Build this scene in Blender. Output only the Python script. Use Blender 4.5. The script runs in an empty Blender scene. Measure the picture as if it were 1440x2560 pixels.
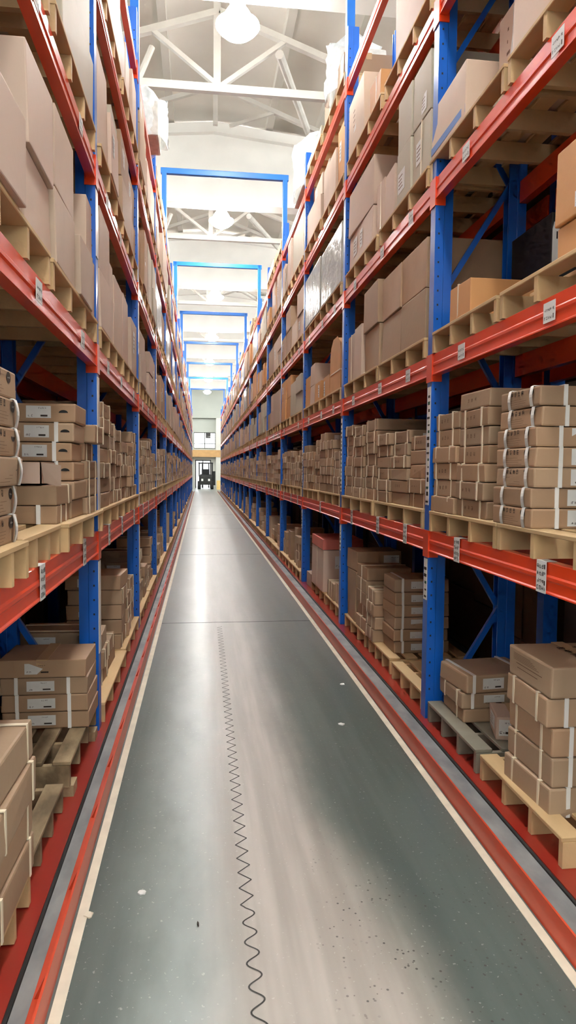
import bpy, bmesh, math, random
from mathutils import Vector, Matrix
R = random.Random(7)
sc = bpy.context.scene
COL = sc.collection

# ------------------------------------------------------------------ geometry of the place
H = 1.6364                      # eye height
XR, XL = 1.4624, -0.6215        # rack faces on the aisle
Y1, BAY = 4.36, 2.8             # first upright line, bay pitch
NPOST = 19                      # uprights 0..18
LV = {'F': 0.0, 'A': 1.256, 'B': 2.384, 'C': 3.482, 'D': 4.59, 'E': 5.60}
LNAME = {'F': 'floor level', 'A': 'first shelf', 'B': 'second shelf', 'C': 'third shelf', 'D': 'fourth shelf', 'E': 'top shelf'}
ORD = ['nearest', 'second', 'third', 'fourth', 'fifth', 'sixth', 'seventh', 'eighth', 'ninth', 'tenth', 'eleventh',
       'twelfth', 'thirteenth', 'fourteenth', 'fifteenth', 'sixteenth', 'seventeenth', 'eighteenth', 'nineteenth', 'twentieth']
ORD1 = ['first'] + ORD[1:]
def py(k): return Y1 + (k - 1) * BAY
DEPTH = 0.60
PAL_H = 0.13

# ------------------------------------------------------------------ materials
def lin(r, g, b):
    f = lambda c: (c / 255 / 12.92) if c / 255 <= .04045 else ((c / 255 + .055) / 1.055) ** 2.4
    return (f(r), f(g), f(b), 1)
def mat(name, col, rough=.6, metal=0, var=0., nscale=6., rnd=None, bump=0., bscale=40., spec=.5, coat=0., stretch=(1, 1, 1), col2=None):
    m = bpy.data.materials.new(name); m.use_nodes = True
    nt = m.node_tree; b = nt.nodes['Principled BSDF']
    b.inputs['Roughness'].default_value = rough; b.inputs['Metallic'].default_value = metal
    b.inputs['Specular IOR Level'].default_value = spec; b.inputs['Coat Weight'].default_value = coat
    b.inputs['Coat Roughness'].default_value = .15
    b.inputs['Base Color'].default_value = col
    out = None
    tc = nt.nodes.new('ShaderNodeTexCoord'); mp = nt.nodes.new('ShaderNodeMapping')
    mp.inputs['Scale'].default_value = stretch
    nt.links.new(tc.outputs['Object'], mp.inputs['Vector'])
    cur = None
    if col2 is not None or var:
        n = nt.nodes.new('ShaderNodeTexNoise'); n.inputs['Scale'].default_value = nscale; n.inputs['Detail'].default_value = 4
        nt.links.new(mp.outputs[0], n.inputs['Vector'])
        mx = nt.nodes.new('ShaderNodeMix'); mx.data_type = 'RGBA'
        c2 = col2 or tuple(c * (1 - var) for c in col[:3]) + (1,)
        c1 = col if col2 else tuple(min(1, c * (1 + var)) for c in col[:3]) + (1,)
        mx.inputs[6].default_value = c1; mx.inputs[7].default_value = c2
        cr = nt.nodes.new('ShaderNodeMapRange'); cr.inputs[1].default_value = .35; cr.inputs[2].default_value = .65
        nt.links.new(n.outputs['Fac'], cr.inputs[0]); nt.links.new(cr.outputs[0], mx.inputs[0])
        cur = mx.outputs[2]
    if rnd:
        kind, lo, hi, tint = rnd
        if kind == 'obj':
            o = nt.nodes.new('ShaderNodeObjectInfo'); src = o.outputs['Random']
        else:
            o = nt.nodes.new('ShaderNodeNewGeometry'); src = o.outputs['Random Per Island']
        mr = nt.nodes.new('ShaderNodeMapRange'); mr.inputs[3].default_value = lo; mr.inputs[4].default_value = hi
        nt.links.new(src, mr.inputs[0])
        hm = nt.nodes.new('ShaderNodeMath'); hm.operation = 'FRACT'
        h2 = nt.nodes.new('ShaderNodeMath'); h2.operation = 'MULTIPLY'; h2.inputs[1].default_value = 7.31
        nt.links.new(src, h2.inputs[0]); nt.links.new(h2.outputs[0], hm.inputs[0])
        tm = nt.nodes.new('ShaderNodeMix'); tm.data_type = 'RGBA'
        nt.links.new(hm.outputs[0], tm.inputs[0])
        if cur: nt.links.new(cur, tm.inputs[6])
        else: tm.inputs[6].default_value = col
        tm.inputs[7].default_value = tint
        vm = nt.nodes.new('ShaderNodeVectorMath'); vm.operation = 'SCALE'
        nt.links.new(tm.outputs[2], vm.inputs[0]); nt.links.new(mr.outputs[0], vm.inputs['Scale'])
        cur = vm.outputs[0]
    if cur: nt.links.new(cur, b.inputs['Base Color'])
    if bump:
        n2 = nt.nodes.new('ShaderNodeTexNoise'); n2.inputs['Scale'].default_value = bscale; n2.inputs['Detail'].default_value = 3
        nt.links.new(mp.outputs[0], n2.inputs['Vector'])
        bp = nt.nodes.new('ShaderNodeBump'); bp.inputs['Strength'].default_value = bump; bp.inputs['Distance'].default_value = .01
        nt.links.new(n2.outputs['Fac'], bp.inputs['Height']); nt.links.new(bp.outputs[0], b.inputs['Normal'])
    return m
M = {}
CB = lin(170, 138, 108)
M['card'] = mat('cardboard brown', CB, .62, var=.06, nscale=5, rnd=('obj', .84, 1.12, lin(168, 144, 118)), bump=.12, bscale=25)
M['cardpale'] = mat('cardboard pale', lin(204, 182, 160), .6, var=.05, nscale=4, rnd=('obj', .86, 1.1, lin(202, 178, 162)), bump=.1, bscale=20)
M['cardgrey'] = mat('cardboard grey', lin(190, 182, 164), .6, var=.05, nscale=4, rnd=('obj', .9, 1.08, lin(182, 176, 156)), bump=.1, bscale=20)
M['cardred'] = mat('pale red card', lin(205, 112, 98), .5, var=.06, nscale=5)
M['cardorange'] = mat('cardboard orange', lin(206, 152, 98), .6, var=.05, nscale=4, bump=.1, bscale=20)
M['cardstuff'] = mat('cardboard many', CB, .65, var=.06, nscale=3, rnd=('isl', .9, 1.3, lin(196, 176, 152)))  # far cardboard, lightened: washed-out brightness of the distance put into the colour
M['carddark'] = mat('cardboard back', lin(120, 92, 72), .8, var=.08, nscale=3, rnd=('isl', .6, 1.0, lin(110, 92, 78)))  # darker brown holds the shade of the rear row
M['tape'] = mat('packing tape', lin(190, 158, 118), .35, var=.04)
M['strap'] = mat('plastic strap', lin(238, 226, 200), .35, var=.05)
M['strapw'] = mat('white strap', lin(240, 240, 236), .35, var=.03)
M['paper'] = mat('label paper', lin(226, 228, 226), .6, var=.04, nscale=14)
M['ink'] = mat('print ink', lin(52, 42, 36), .7, var=.15, nscale=40)
M['inkfaint'] = mat('faint print ink', lin(112, 84, 62), .7, var=.1, nscale=40)
M['inkgreen'] = mat('green ink', lin(40, 88, 70), .7, var=.1, nscale=40)
M['wood'] = mat('pallet wood', lin(214, 182, 134), .7, var=.12, nscale=7, stretch=(1, .25, 1), rnd=('obj', .85, 1.08, lin(205, 176, 132)), bump=.2, bscale=30)
M['woodold'] = mat('weathered wood', lin(178, 158, 124), .8, nscale=6, stretch=(1.2, .5, 1), col2=lin(112, 96, 72), bump=.35, bscale=30)
M['woodstuff'] = mat('pallet wood far', lin(205, 172, 126), .75, var=.12, nscale=5, rnd=('isl', .75, 1.05, lin(190, 160, 120)))
M['greyplank'] = mat('grey plastic', lin(138, 134, 120), .55, var=.06, nscale=10)
M['red'] = mat('orange red paint', lin(232, 70, 28), .3, var=.05, nscale=3, coat=.3, bump=.04, bscale=12)
M['redfloor'] = mat('red base paint', lin(152, 44, 34), .28, var=.1, nscale=5, coat=.3, stretch=(1, .2, 1))
M['rail'] = mat('rail paint', lin(206, 72, 40), .35, var=.1, nscale=5, coat=.2, stretch=(1, .2, 1))
M['blue'] = mat('blue paint', lin(18, 96, 196), .32, var=.07, nscale=3, coat=.3)
M['bluelight'] = mat('portal blue paint', lin(22, 104, 192), .32, var=.05, nscale=3, coat=.2)
M['black'] = mat('black plastic', lin(26, 26, 28), .5, var=.2)
M['dark'] = mat('dark rubber', lin(38, 38, 38), .8, var=.2)
M['steel'] = mat('bolt steel', lin(190, 196, 200), .3, metal=.8, var=.05)
M['white'] = mat('white roof paint', lin(242, 240, 234), .75, var=.04, nscale=1.2)
M['deck'] = mat('roof underside', lin(224, 219, 210), .8, var=.05, nscale=.8, bump=.1, bscale=4)
M['purlin'] = mat('purlin paint', lin(190, 184, 174), .8, var=.05, nscale=.8)
M['truss'] = mat('truss paint', lin(196, 192, 184), .6, var=.06, nscale=3)
M['wall'] = mat('grey wall', lin(176, 180, 172), .8, var=.04, nscale=.7)
M['wallpale'] = mat('pale wall', lin(206, 206, 198), .8, var=.03, nscale=.7)
M['woodbeam'] = mat('brown beam', lin(190, 150, 98), .6, var=.08, nscale=3)
M['frame'] = mat('dark frame', lin(56, 56, 54), .5, var=.1)
M['yellow'] = mat('yellow carton', lin(228, 196, 128), .6, var=.06)
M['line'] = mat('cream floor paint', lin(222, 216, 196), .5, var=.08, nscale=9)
M['seam'] = mat('dark seam', lin(30, 30, 30), .8, var=.2)
M['groove'] = mat('floor groove', lin(50, 50, 48), .6, var=.2, nscale=12)
M['brownwrap'] = mat('brown goods', lin(150, 92, 66), .6, var=.2, nscale=12)
M['greygoods'] = mat('grey goods', lin(196, 194, 186), .6, var=.12, nscale=14, bump=.5, bscale=18)

def film(name, alpha, col):
    m = bpy.data.materials.new(name); m.use_nodes = True; nt = m.node_tree
    b = nt.nodes['Principled BSDF']; b.inputs['Base Color'].default_value = col
    b.inputs['Roughness'].default_value = .25
    n = nt.nodes.new('ShaderNodeTexNoise'); n.inputs['Scale'].default_value = 9; n.inputs['Detail'].default_value = 5
    tc = nt.nodes.new('ShaderNodeTexCoord'); nt.links.new(tc.outputs['Object'], n.inputs['Vector'])
    mr = nt.nodes.new('ShaderNodeMapRange'); mr.inputs[1].default_value = .3; mr.inputs[2].default_value = .7
    mr.inputs[3].default_value = alpha - .2; mr.inputs[4].default_value = alpha + .15
    nt.links.new(n.outputs['Fac'], mr.inputs[0]); nt.links.new(mr.outputs[0], b.inputs['Alpha'])
    bp = nt.nodes.new('ShaderNodeBump'); bp.inputs['Strength'].default_value = .5; bp.inputs['Distance'].default_value = .03
    nt.links.new(n.outputs['Fac'], bp.inputs['Height']); nt.links.new(bp.outputs[0], b.inputs['Normal'])
    return m
M['film'] = film('clear plastic film', .62, lin(232, 238, 238))
M['shrink'] = film('shrink wrap', .85, lin(186, 190, 184))

def emit(name, col, s):
    m = bpy.data.materials.new(name); m.use_nodes = True; nt = m.node_tree
    b = nt.nodes['Principled BSDF']; b.inputs['Base Color'].default_value = (.8, .8, .8, 1)
    b.inputs['Emission Color'].default_value = col
    # a faint procedural mottling of the lit glass
    n = nt.nodes.new('ShaderNodeTexNoise'); n.inputs['Scale'].default_value = 3
    mr = nt.nodes.new('ShaderNodeMapRange'); mr.inputs[3].default_value = s * .9; mr.inputs[4].default_value = s * 1.1
    nt.links.new(n.outputs['Fac'], mr.inputs[0]); nt.links.new(mr.outputs[0], b.inputs['Emission Strength'])
    return m
M['lens'] = emit('lit lamp glass', (1, .97, .92, 1), 150)
M['fill_daylight'] = emit('added side glow', (.97, 1, 1, 1), 13)  # fill glow for the added panes, sides here and back below
M['fill_daylight_back'] = emit('added back glow', (1, .98, .95, 1), 1.2)
M['bell'] = emit('glowing lamp bell', (1, .97, .92, 1), 9)

def glassmat():
    m = bpy.data.materials.new('window glass'); m.use_nodes = True; nt = m.node_tree
    b = nt.nodes['Principled BSDF']; b.inputs['Base Color'].default_value = (.9, .95, 1, 1)
    b.inputs['Roughness'].default_value = .02; b.inputs['Alpha'].default_value = .12
    return m
M['glass'] = glassmat()

# polished concrete: greenish sealed slab, a dusty worn track along the middle, speckled worn patch at the near right
def floormat():
    m = bpy.data.materials.new('polished concrete'); m.use_nodes = True; nt = m.node_tree
    N, Lk = nt.nodes, nt.links; b = N['Principled BSDF']
    tc = N.new('ShaderNodeTexCoord'); sx = N.new('ShaderNodeSeparateXYZ'); Lk.new(tc.outputs['Object'], sx.inputs[0])
    def noise(scale, detail=4, st=(1, 1, 1), rough=.55):
        mp = N.new('ShaderNodeMapping'); mp.inputs['Scale'].default_value = st; Lk.new(tc.outputs['Object'], mp.inputs[0])
        n = N.new('ShaderNodeTexNoise'); n.inputs['Scale'].default_value = scale; n.inputs['Detail'].default_value = detail
        n.inputs['Roughness'].default_value = rough
        Lk.new(mp.outputs[0], n.inputs['Vector']); return n.outputs['Fac']
    def math_(op, a, b_):
        n = N.new('ShaderNodeMath'); n.operation = op
        for i, v in enumerate((a, b_)):
            if isinstance(v, (int, float)): n.inputs[i].default_value = v
            else: Lk.new(v, n.inputs[i])
        return n.outputs[0]
    def ramp(v, a, b_, lo=0., hi=1.):
        n = N.new('ShaderNodeMapRange'); n.interpolation_type = 'SMOOTHSTEP'
        n.inputs[1].default_value = a; n.inputs[2].default_value = b_; n.inputs[3].default_value = lo; n.inputs[4].default_value = hi
        Lk.new(v, n.inputs[0]); return n.outputs[0]
    def mix(f, a, b_):
        n = N.new('ShaderNodeMix'); n.data_type = 'RGBA'; Lk.new(f, n.inputs[0])
        for i, v in ((6, a), (7, b_)):
            if isinstance(v, tuple): n.inputs[i].default_value = v
            else: Lk.new(v, n.inputs[i])
        return n.outputs[2]
    X, Y = sx.outputs[0], sx.outputs[1]
    big = noise(2.2, 5, (1, .45, 1)); fine = noise(14, 5, (1, .6, 1)); streak = noise(9, 3, (1, .06, 1))
    xw = math_('ADD', X, math_('MULTIPLY', math_('SUBTRACT', big, .5), .22))
    xw = math_('ADD', xw, math_('MULTIPLY', math_('SUBTRACT', fine, .5), .045))
    dark, mid = lin(78, 90, 86), lin(140, 150, 148)
    c = mix(ramp(streak, .35, .65), dark, lin(92, 103, 99))
    # paler tone to the left of the track
    left = math_('MULTIPLY', math_('MULTIPLY', ramp(xw, -.38, -.02), ramp(xw, .3, .5, 1., 0.)), ramp(big, .2, .6, .45, 1.))
    c = mix(left, c, lin(142, 153, 151))
    # dusty track; its right border wanders outward close to the camera
    edge = math_('ADD', ramp(Y, 1.9, 3.6, .22, 0.), ramp(Y, 5, 12, 0., .1))
    xr = math_('SUBTRACT', xw, edge)
    track = math_('MULTIPLY', ramp(xw, -.06, .2), ramp(xr, .34, .68, 1., 0.))
    dust = mix(ramp(streak, .35, .7), lin(158, 151, 143), lin(180, 173, 165))
    c = mix(track, c, dust)
    # paler with distance: the far floor's reflected brightness put into the colour
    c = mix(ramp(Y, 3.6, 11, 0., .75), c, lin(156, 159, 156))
    # grit: little dark pits in the worn near-right part
    v = N.new('ShaderNodeTexVoronoi'); v.inputs['Scale'].default_value = 52; Lk.new(tc.outputs['Object'], v.inputs['Vector'])
    wn = N.new('ShaderNodeSeparateColor'); Lk.new(v.outputs['Color'], wn.inputs[0])
    pit = math_('MULTIPLY', ramp(v.outputs['Distance'], .18, .28, 1., 0.), ramp(wn.outputs[0], .55, .6))
    pit = math_('MULTIPLY', pit, math_('MULTIPLY', ramp(xw, .36, .52), ramp(Y, 2.4, 3.1, 1., 0.)))
    pit = math_('MULTIPLY', pit, ramp(noise(5, 2), .42, .58))
    c = mix(pit, c, lin(66, 64, 62))
    # dusty scuffs and pale specks
    sp = math_('MULTIPLY', ramp(noise(60, 2), .66, .72), .35)
    c = mix(sp, c, lin(205, 205, 198))
    Lk.new(c, b.inputs['Base Color'])
    rg = math_('ADD', ramp(track, 0, 1, .31, .42), math_('MULTIPLY', math_('SUBTRACT', fine, .5), .05))
    Lk.new(rg, b.inputs['Roughness'])
    b.inputs['Specular IOR Level'].default_value = .55
    bp = N.new('ShaderNodeBump'); bp.inputs['Strength'].default_value = .05; bp.inputs['Distance'].default_value = .02
    Lk.new(noise(7, 3), bp.inputs['Height']); Lk.new(bp.outputs[0], b.inputs['Normal'])
    return m
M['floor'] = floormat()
M['kerb'] = mat('rough concrete strip', lin(150, 152, 152), .55, nscale=7, stretch=(1, .5, 1), col2=lin(118, 120, 124), bump=.1, bscale=30)

# ------------------------------------------------------------------ mesh builder
class MB:
    def __init__(s): s.v = []; s.f = []
    def quad(s, a, b, c, d):
        n = len(s.v); s.v += [tuple(a), tuple(b), tuple(c), tuple(d)]; s.f.append((n, n + 1, n + 2, n + 3)); return s
    def box(s, x0, x1, y0, y1, z0, z1, rot=None, piv=None):
        if x0 > x1: x0, x1 = x1, x0
        n = len(s.v)
        P = [(x0, y0, z0), (x1, y0, z0), (x1, y1, z0), (x0, y1, z0), (x0, y0, z1), (x1, y0, z1), (x1, y1, z1), (x0, y1, z1)]
        if rot:
            c, sn = math.cos(rot), math.sin(rot); px, p_y = piv or ((x0 + x1) / 2, (y0 + y1) / 2)
            P = [(px + c * (x - px) - sn * (y - p_y), p_y + sn * (x - px) + c * (y - p_y), z) for x, y, z in P]
        s.v += P
        s.f += [tuple(n + i for i in q) for q in ((3, 2, 1, 0), (4, 5, 6, 7), (0, 1, 5, 4), (1, 2, 6, 5), (2, 3, 7, 6), (3, 0, 4, 7))]
        return s
    def bar(s, a, b, w, t=None, up=(0, 0, 1)):
        a, b = Vector(a), Vector(b); d = (b - a).normalized(); t = t or w
        u = d.cross(Vector(up))
        if u.length < 1e-4: u = d.cross(Vector((1, 0, 0)))
        u.normalize(); w_ = u.cross(d).normalized()
        n = len(s.v)
        for p in (a, b):
            for i, j in ((-1, -1), (1, -1), (1, 1), (-1, 1)): s.v.append(tuple(p + u * i * w / 2 + w_ * j * t / 2))
        s.f += [tuple(n + i for i in q) for q in ((3, 2, 1, 0), (4, 5, 6, 7), (0, 1, 5, 4), (1, 2, 6, 5), (2, 3, 7, 6), (3, 0, 4, 7))]
        return s
    def tube(s, a, b, r, seg=10):
        a, b = Vector(a), Vector(b); d = (b - a).normalized()
        u = d.cross(Vector((0, 0, 1)))
        if u.length < 1e-4: u = Vector((1, 0, 0))
        u.normalize(); w = d.cross(u); n = len(s.v)
        for p in (a, b):
            for i in range(seg):
                t = 2 * math.pi * i / seg; s.v.append(tuple(p + (u * math.cos(t) + w * math.sin(t)) * r))
        for i in range(seg):
            j = (i + 1) % seg; s.f.append((n + i, n + j, n + seg + j, n + seg + i))
        s.f.append(tuple(n + i for i in range(seg))[::-1]); s.f.append(tuple(n + seg + i for i in range(seg)))
        return s
    def lathe(s, c, prof, seg=28):
        n = len(s.v)
        for r, z in prof:
            for i in range(seg):
                t = 2 * math.pi * i / seg; s.v.append((c[0] + r * math.cos(t), c[1] + r * math.sin(t), c[2] + z))
        for k in range(len(prof) - 1):
            for i in range(seg):
                j = (i + 1) % seg; s.f.append((n + k * seg + i, n + k * seg + j, n + (k + 1) * seg + j, n + (k + 1) * seg + i))
        return s
    def extrude(s, prof, axis, lo, hi):
        """prof: list of 2D points; axis 'y' -> (p0, y, p1); axis 'x' -> (x, p0, p1)"""
        n = len(s.v); k = len(prof)
        for t in (lo, hi):
            for p, q in prof: s.v.append((p, t, q) if axis == 'y' else (t, p, q))
        for i in range(k):
            j = (i + 1) % k; s.f.append((n + i, n + j, n + k + j, n + k + i))
        s.f.append(tuple(n + i for i in range(k))); s.f.append(tuple(n + k + i for i in range(k))[::-1])
        return s
    def mesh(s, name, m, smooth=False, bevel=0, recalc=True, seg=2):
        me = bpy.data.meshes.new(name); me.from_pydata(s.v, [], s.f); me.materials.append(m)
        if bevel or recalc:
            bm = bmesh.new(); bm.from_mesh(me)
            if bevel: bmesh.ops.bevel(bm, geom=list(bm.edges), offset=bevel, segments=seg, affect='EDGES', profile=.6)
            bmesh.ops.recalc_face_normals(bm, faces=bm.faces)
            bm.to_mesh(me); bm.free()
        if smooth:
            for p in me.polygons: p.use_smooth = True
        return me
    def build(s, name, m, parent=None, loc=(0, 0, 0), rz=0, **k):
        return link(name, s.mesh(name, m, **k), parent, loc, rz)
def link(name, me, parent=None, loc=(0, 0, 0), rz=0):
    o = bpy.data.objects.new(name, me); COL.objects.link(o)
    if parent is not None: o.parent = parent
    o.location = loc; o.rotation_euler = (0, 0, rz)
    return o
def empty(name, loc=(0, 0, 0), rz=0, parent=None):
    o = bpy.data.objects.new(name, None); COL.objects.link(o); o.location = loc; o.rotation_euler = (0, 0, rz)
    o.empty_display_size = .1
    if parent is not None: o.parent = parent
    return o
def tag(o, label=None, cat=None, group=None, kind=None):
    if label: o['label'] = label
    if cat: o['category'] = cat
    if group: o['group'] = group
    if kind: o['kind'] = kind
    return o
def struct(name, mb, m, **k): return tag(mb.build(name, m, **k), kind='structure')

# ------------------------------------------------------------------ printed marks (flat ink on a face)
def glyphs(mb, o, u, v, n, size, gap, rng, lines=5):
    """n blocky characters starting at o, along u, height along v"""
    o, u, v = Vector(o), Vector(u), Vector(v)
    for i in range(n):
        p = o + u * i * (size + gap)
        for k in range(lines):
            a, b_ = rng.random(), rng.random()
            if rng.random() < .5:
                x0, x1, y0 = min(a, b_) * .5, .55 + max(a, b_) * .45, rng.choice((0, .3, .55, .85)); y1 = y0 + .15
            else:
                y0, y1, x0 = min(a, b_) * .3, .6 + max(a, b_) * .4, rng.choice((.02, .4, .8)); x1 = x0 + .17
            q = [p + u * size * x + v * size * y for x, y in ((x0, y0), (x1, y0), (x1, y1), (x0, y1))]
            mb.quad(*q)
def strip(mb, o, u, v, x0, x1, y0, y1):
    o, u, v = Vector(o), Vector(u), Vector(v)
    mb.quad(*[o + u * x + v * y for x, y in ((x0, y0), (x1, y0), (x1, y1), (x0, y1))])
def disc(mb, o, u, v, r, rv=None, seg=18, t0=0, t1=2 * math.pi):
    o, u, v = Vector(o), Vector(u), Vector(v); rv = rv or r; n = len(mb.v)
    for i in range(seg + (t1 - t0 < 6)):
        t = t0 + (t1 - t0) * i / seg; mb.v.append(tuple(o + u * r * math.cos(t) + v * rv * math.sin(t)))
    mb.f.append(tuple(range(n, len(mb.v))))

# ------------------------------------------------------------------ cartons
NCARD = [0]
def carton_body(sx, sy, h, rng, bev):
    mb = MB(); mb.box(-sx / 2, sx / 2, -sy / 2, sy / 2, 0, h)
    j = min(.006, h * .04)
    mb.v = [(x + rng.uniform(-j, j), y + rng.uniform(-j, j), z + (rng.uniform(-j, 0) if z > 0 else 0)) for x, y, z in mb.v]
    return mb
def carton(cx, cy, z, sx, sy, h, rz=0, m='card', label='', group='', side=1, feat=(), name='carton', bev=.006, seed=None, cat='carton'):
    """side: +1 the aisle face is -x, -1 the aisle face is +x.  The near face is always -y."""
    NCARD[0] += 1
    rng = random.Random(seed if seed is not None else NCARD[0] * 13 + 5)
    o = carton_body(sx, sy, h, rng, bev).build(name, M[m], None, (cx, cy, z), rz, bevel=bev)
    tag(o, label, cat, group)
    e = .0018
    xa = -side * (sx / 2 + e)                      # aisle face
    ua = Vector((0, -1, 0)) if side > 0 else Vector((0, 1, 0))
    V = Vector((0, 0, 1)); yn = -(sy / 2 + e); un = Vector((1, 0, 0))
    left_a = Vector((xa, sy / 2, 0)) if side > 0 else Vector((xa, -sy / 2, 0))   # lower left corner of the aisle face as seen
    left_n = Vector((-sx / 2, yn, 0))
    for ft in feat:
        k = ft[0]
        if k == 'strap':        # band round the box in a plane across the aisle, at a fraction of its length
            for fr in ft[1:]:
                y = (fr - .5) * sy; w = .008; t = .003; mb = MB()
                mb.box(-sx / 2 - t, sx / 2 + t, y - w, y + w, h - .001, h + t)
                mb.box(-sx / 2 - t, -sx / 2 + .001, y - w, y + w, -.0005, h)
                mb.box(sx / 2 - .001, sx / 2 + t, y - w, y + w, -.0005, h)
                mb.build('strap', M['strap'], o)
        elif k == 'strapw':
            for fr in ft[1:]:
                y = (fr - .5) * sy; mb = MB(); n = 7; w = .012
                # loose white band bulging off the aisle face
                for i in range(n):
                    a0, a1 = i / n, (i + 1) / n
                    f = lambda a: xa - side * (.003 + .012 * math.sin(math.pi * a))
                    g = lambda a: y - .012 * math.sin(math.pi * a)
                    p = [(f(a0), g(a0) - w, a0 * h), (f(a0), g(a0) + w, a0 * h), (f(a1), g(a1) + w, a1 * h), (f(a1), g(a1) - w, a1 * h)]
                    mb.quad(*p); mb.quad(*[(q[0] + side * .003, q[1], q[2]) for q in p][::-1])
                mb.box(-sx / 2, sx / 2, y - w, y + w, h - .001, h + .003)
                mb.build('strap', M['strapw'], o, recalc=False)
        elif k == 'nstrap':     # band round the box, crossing the near face
            for fr in ft[1:]:
                x = (fr - .5) * sx; w = .0095; t = .003; mb = MB()
                mb.box(x - w, x + w, -sy / 2 - t, sy / 2 + t, h - .001, h + t)
                mb.box(x - w, x + w, -sy / 2 - t, -sy / 2 + .001, 0, h)
                mb.box(x - w, x + w, sy / 2 - .001, sy / 2 + t, 0, h)
                mb.build('strap', M['strapw'], o)
        elif k == 'nlabel':     # paper label on the near face: x0,x1,z0,z1 as fractions
            x0, x1, z0, z1 = ft[1:5]
            mb = MB(); strip(mb, left_n, un, V, x0 * sx, x1 * sx, z0 * h, z1 * h); lb = mb.build('shipping_label', M['paper'], o, recalc=False)
            mb = MB(); W = (x1 - x0) * sx; Hh = (z1 - z0) * h; p = left_n + un * x0 * sx + V * z0 * h + Vector((0, -.0008, 0))
            glyphs(mb, p + un * W * .08 + V * Hh * .12, un, V, 2, Hh * .16, Hh * .06, rng, 4)
            strip(mb, p, un, V, W * .58, W * .86, Hh * .12, Hh * .26)
            glyphs(mb, p + un * W * .5 + V * Hh * .76, un, V, 4, Hh * .11, Hh * .05, rng, 4)
            mb.build('label_print', M['ink'], lb, recalc=False)
        elif k == 'alabel':
            x0, x1, z0, z1 = ft[1:5]
            mb = MB(); strip(mb, left_a, ua, V, x0 * sy, x1 * sy, z0 * h, z1 * h); lb = mb.build('shipping_label', M['paper'], o, recalc=False)
            mb = MB(); p = left_a + ua * x0 * sy + V * z0 * h - Vector((side * .0008, 0, 0)); W = (x1 - x0) * sy; Hh = (z1 - z0) * h
            for q in range(4): strip(mb, p, ua, V, W * .12, W * (.5 + .35 * rng.random()), Hh * (.2 + .18 * q), Hh * (.25 + .18 * q))
            mb.build('label_print', M['inkfaint'], lb, recalc=False)
        elif k == 'print':      # the strapped cartons' face: four characters, rule lines, oval badge
            mb = MB(); s_ = h * .27
            glyphs(mb, left_a + ua * sy * .3 + V * h * .66, ua, V, 4, s_ * .85, s_ * .6, rng, 9)
            mb.build('printed_characters', M['ink'], o, recalc=False)
            mb = MB()
            for q in range(4): strip(mb, left_a, ua, V, sy * .27, sy * (.55 + .15 * rng.random()), h * (.14 + .11 * q), h * (.155 + .11 * q))
            mb.build('printed_lines', M['inkfaint'], o, recalc=False)
            mb = MB(); disc(mb, left_a + ua * sy * .8 + V * h * .72, ua, V, h * .26, h * .2)
            ov = mb.build('oval_badge', M['ink'], o, recalc=False)
            mb = MB(); glyphs(mb, left_a + ua * (sy * .8 - h * .14) + V * h * .68 - Vector((side * .0008, 0, 0)), ua, V, 3, h * .07, h * .03, rng, 3)
            mb.build('badge_lettering', M['paper'], ov, recalc=False)
        elif k == 'small':      # three small characters
            mb = MB(); glyphs(mb, left_a + ua * sy * .28 + V * h * .42, ua, V, 3, h * .22, h * .28, rng, 8)
            mb.build('printed_characters', M['inkfaint'], o, recalc=False)
        elif k == 'tape':       # tape along the lid and down both ends
            mb = MB(); w = min(.03, sx * .12)
            mb.box(-w, w, -sy / 2 - .002, sy / 2 + .002, h - .001, h + .0015)
            mb.box(-w, w, -sy / 2 - .002, -sy / 2 + .001, h * .72, h); mb.box(-w, w, sy / 2 - .001, sy / 2 + .002, h * .72, h)
            mb.build('packing_tape', M['tape'], o)
        elif k == 'hand':       # dark hand hole on the near face
            mb = MB(); disc(mb, left_n + un * sx * ft[1] + V * h * .5, un, V, .022, .014, t0=0, t1=math.pi); mb.build('hand_hole', M['seam'], o, recalc=False)
    return o

COUNT = {}
def stack(side, lv, bay, y0, y1, hs, depth=.52, inset=.0, m='card', feats=None, word='brown carton', jit=.012, rot=.02, z=None, bev=.006, name='carton', offs=None):
    s = 'right' if side > 0 else 'left'; XF = XR if side > 0 else XL
    key = (s, lv, bay); idx = COUNT.get(key, 0); COUNT[key] = idx + 1
    zz = z if z is not None else LV[lv] + PAL_H
    outs = []; n = len(hs)
    for t, h in enumerate(hs):
        tier = 'topmost' if t == n - 1 and n > 1 else ('bottom' if t == 0 and n > 1 else ('lone' if n == 1 else ORD1[t] + ' up'))
        lab = f"{word}, {tier} in {ORD1[idx]} stack back, {LNAME[lv]}, {s} rack's {ORD[bay]} bay"
        dx = R.uniform(-jit, jit); dy = R.uniform(-jit, jit) * .5
        if offs and t in offs: dx -= side * offs[t]
        ft = feats[t] if isinstance(feats, list) else (feats or ())
        o = carton(XF + side * (inset + depth / 2) + dx, (y0 + y1) / 2 + dy, zz, depth, (y1 - y0), h - .0012, R.uniform(-rot, rot), m, lab,
                   f"{'strapped flat cartons' if name == 'flat_carton' else 'cartons'} on the {s} rack", side, ft, name, bev)
        outs.append(o); zz += h
    return outs

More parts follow.
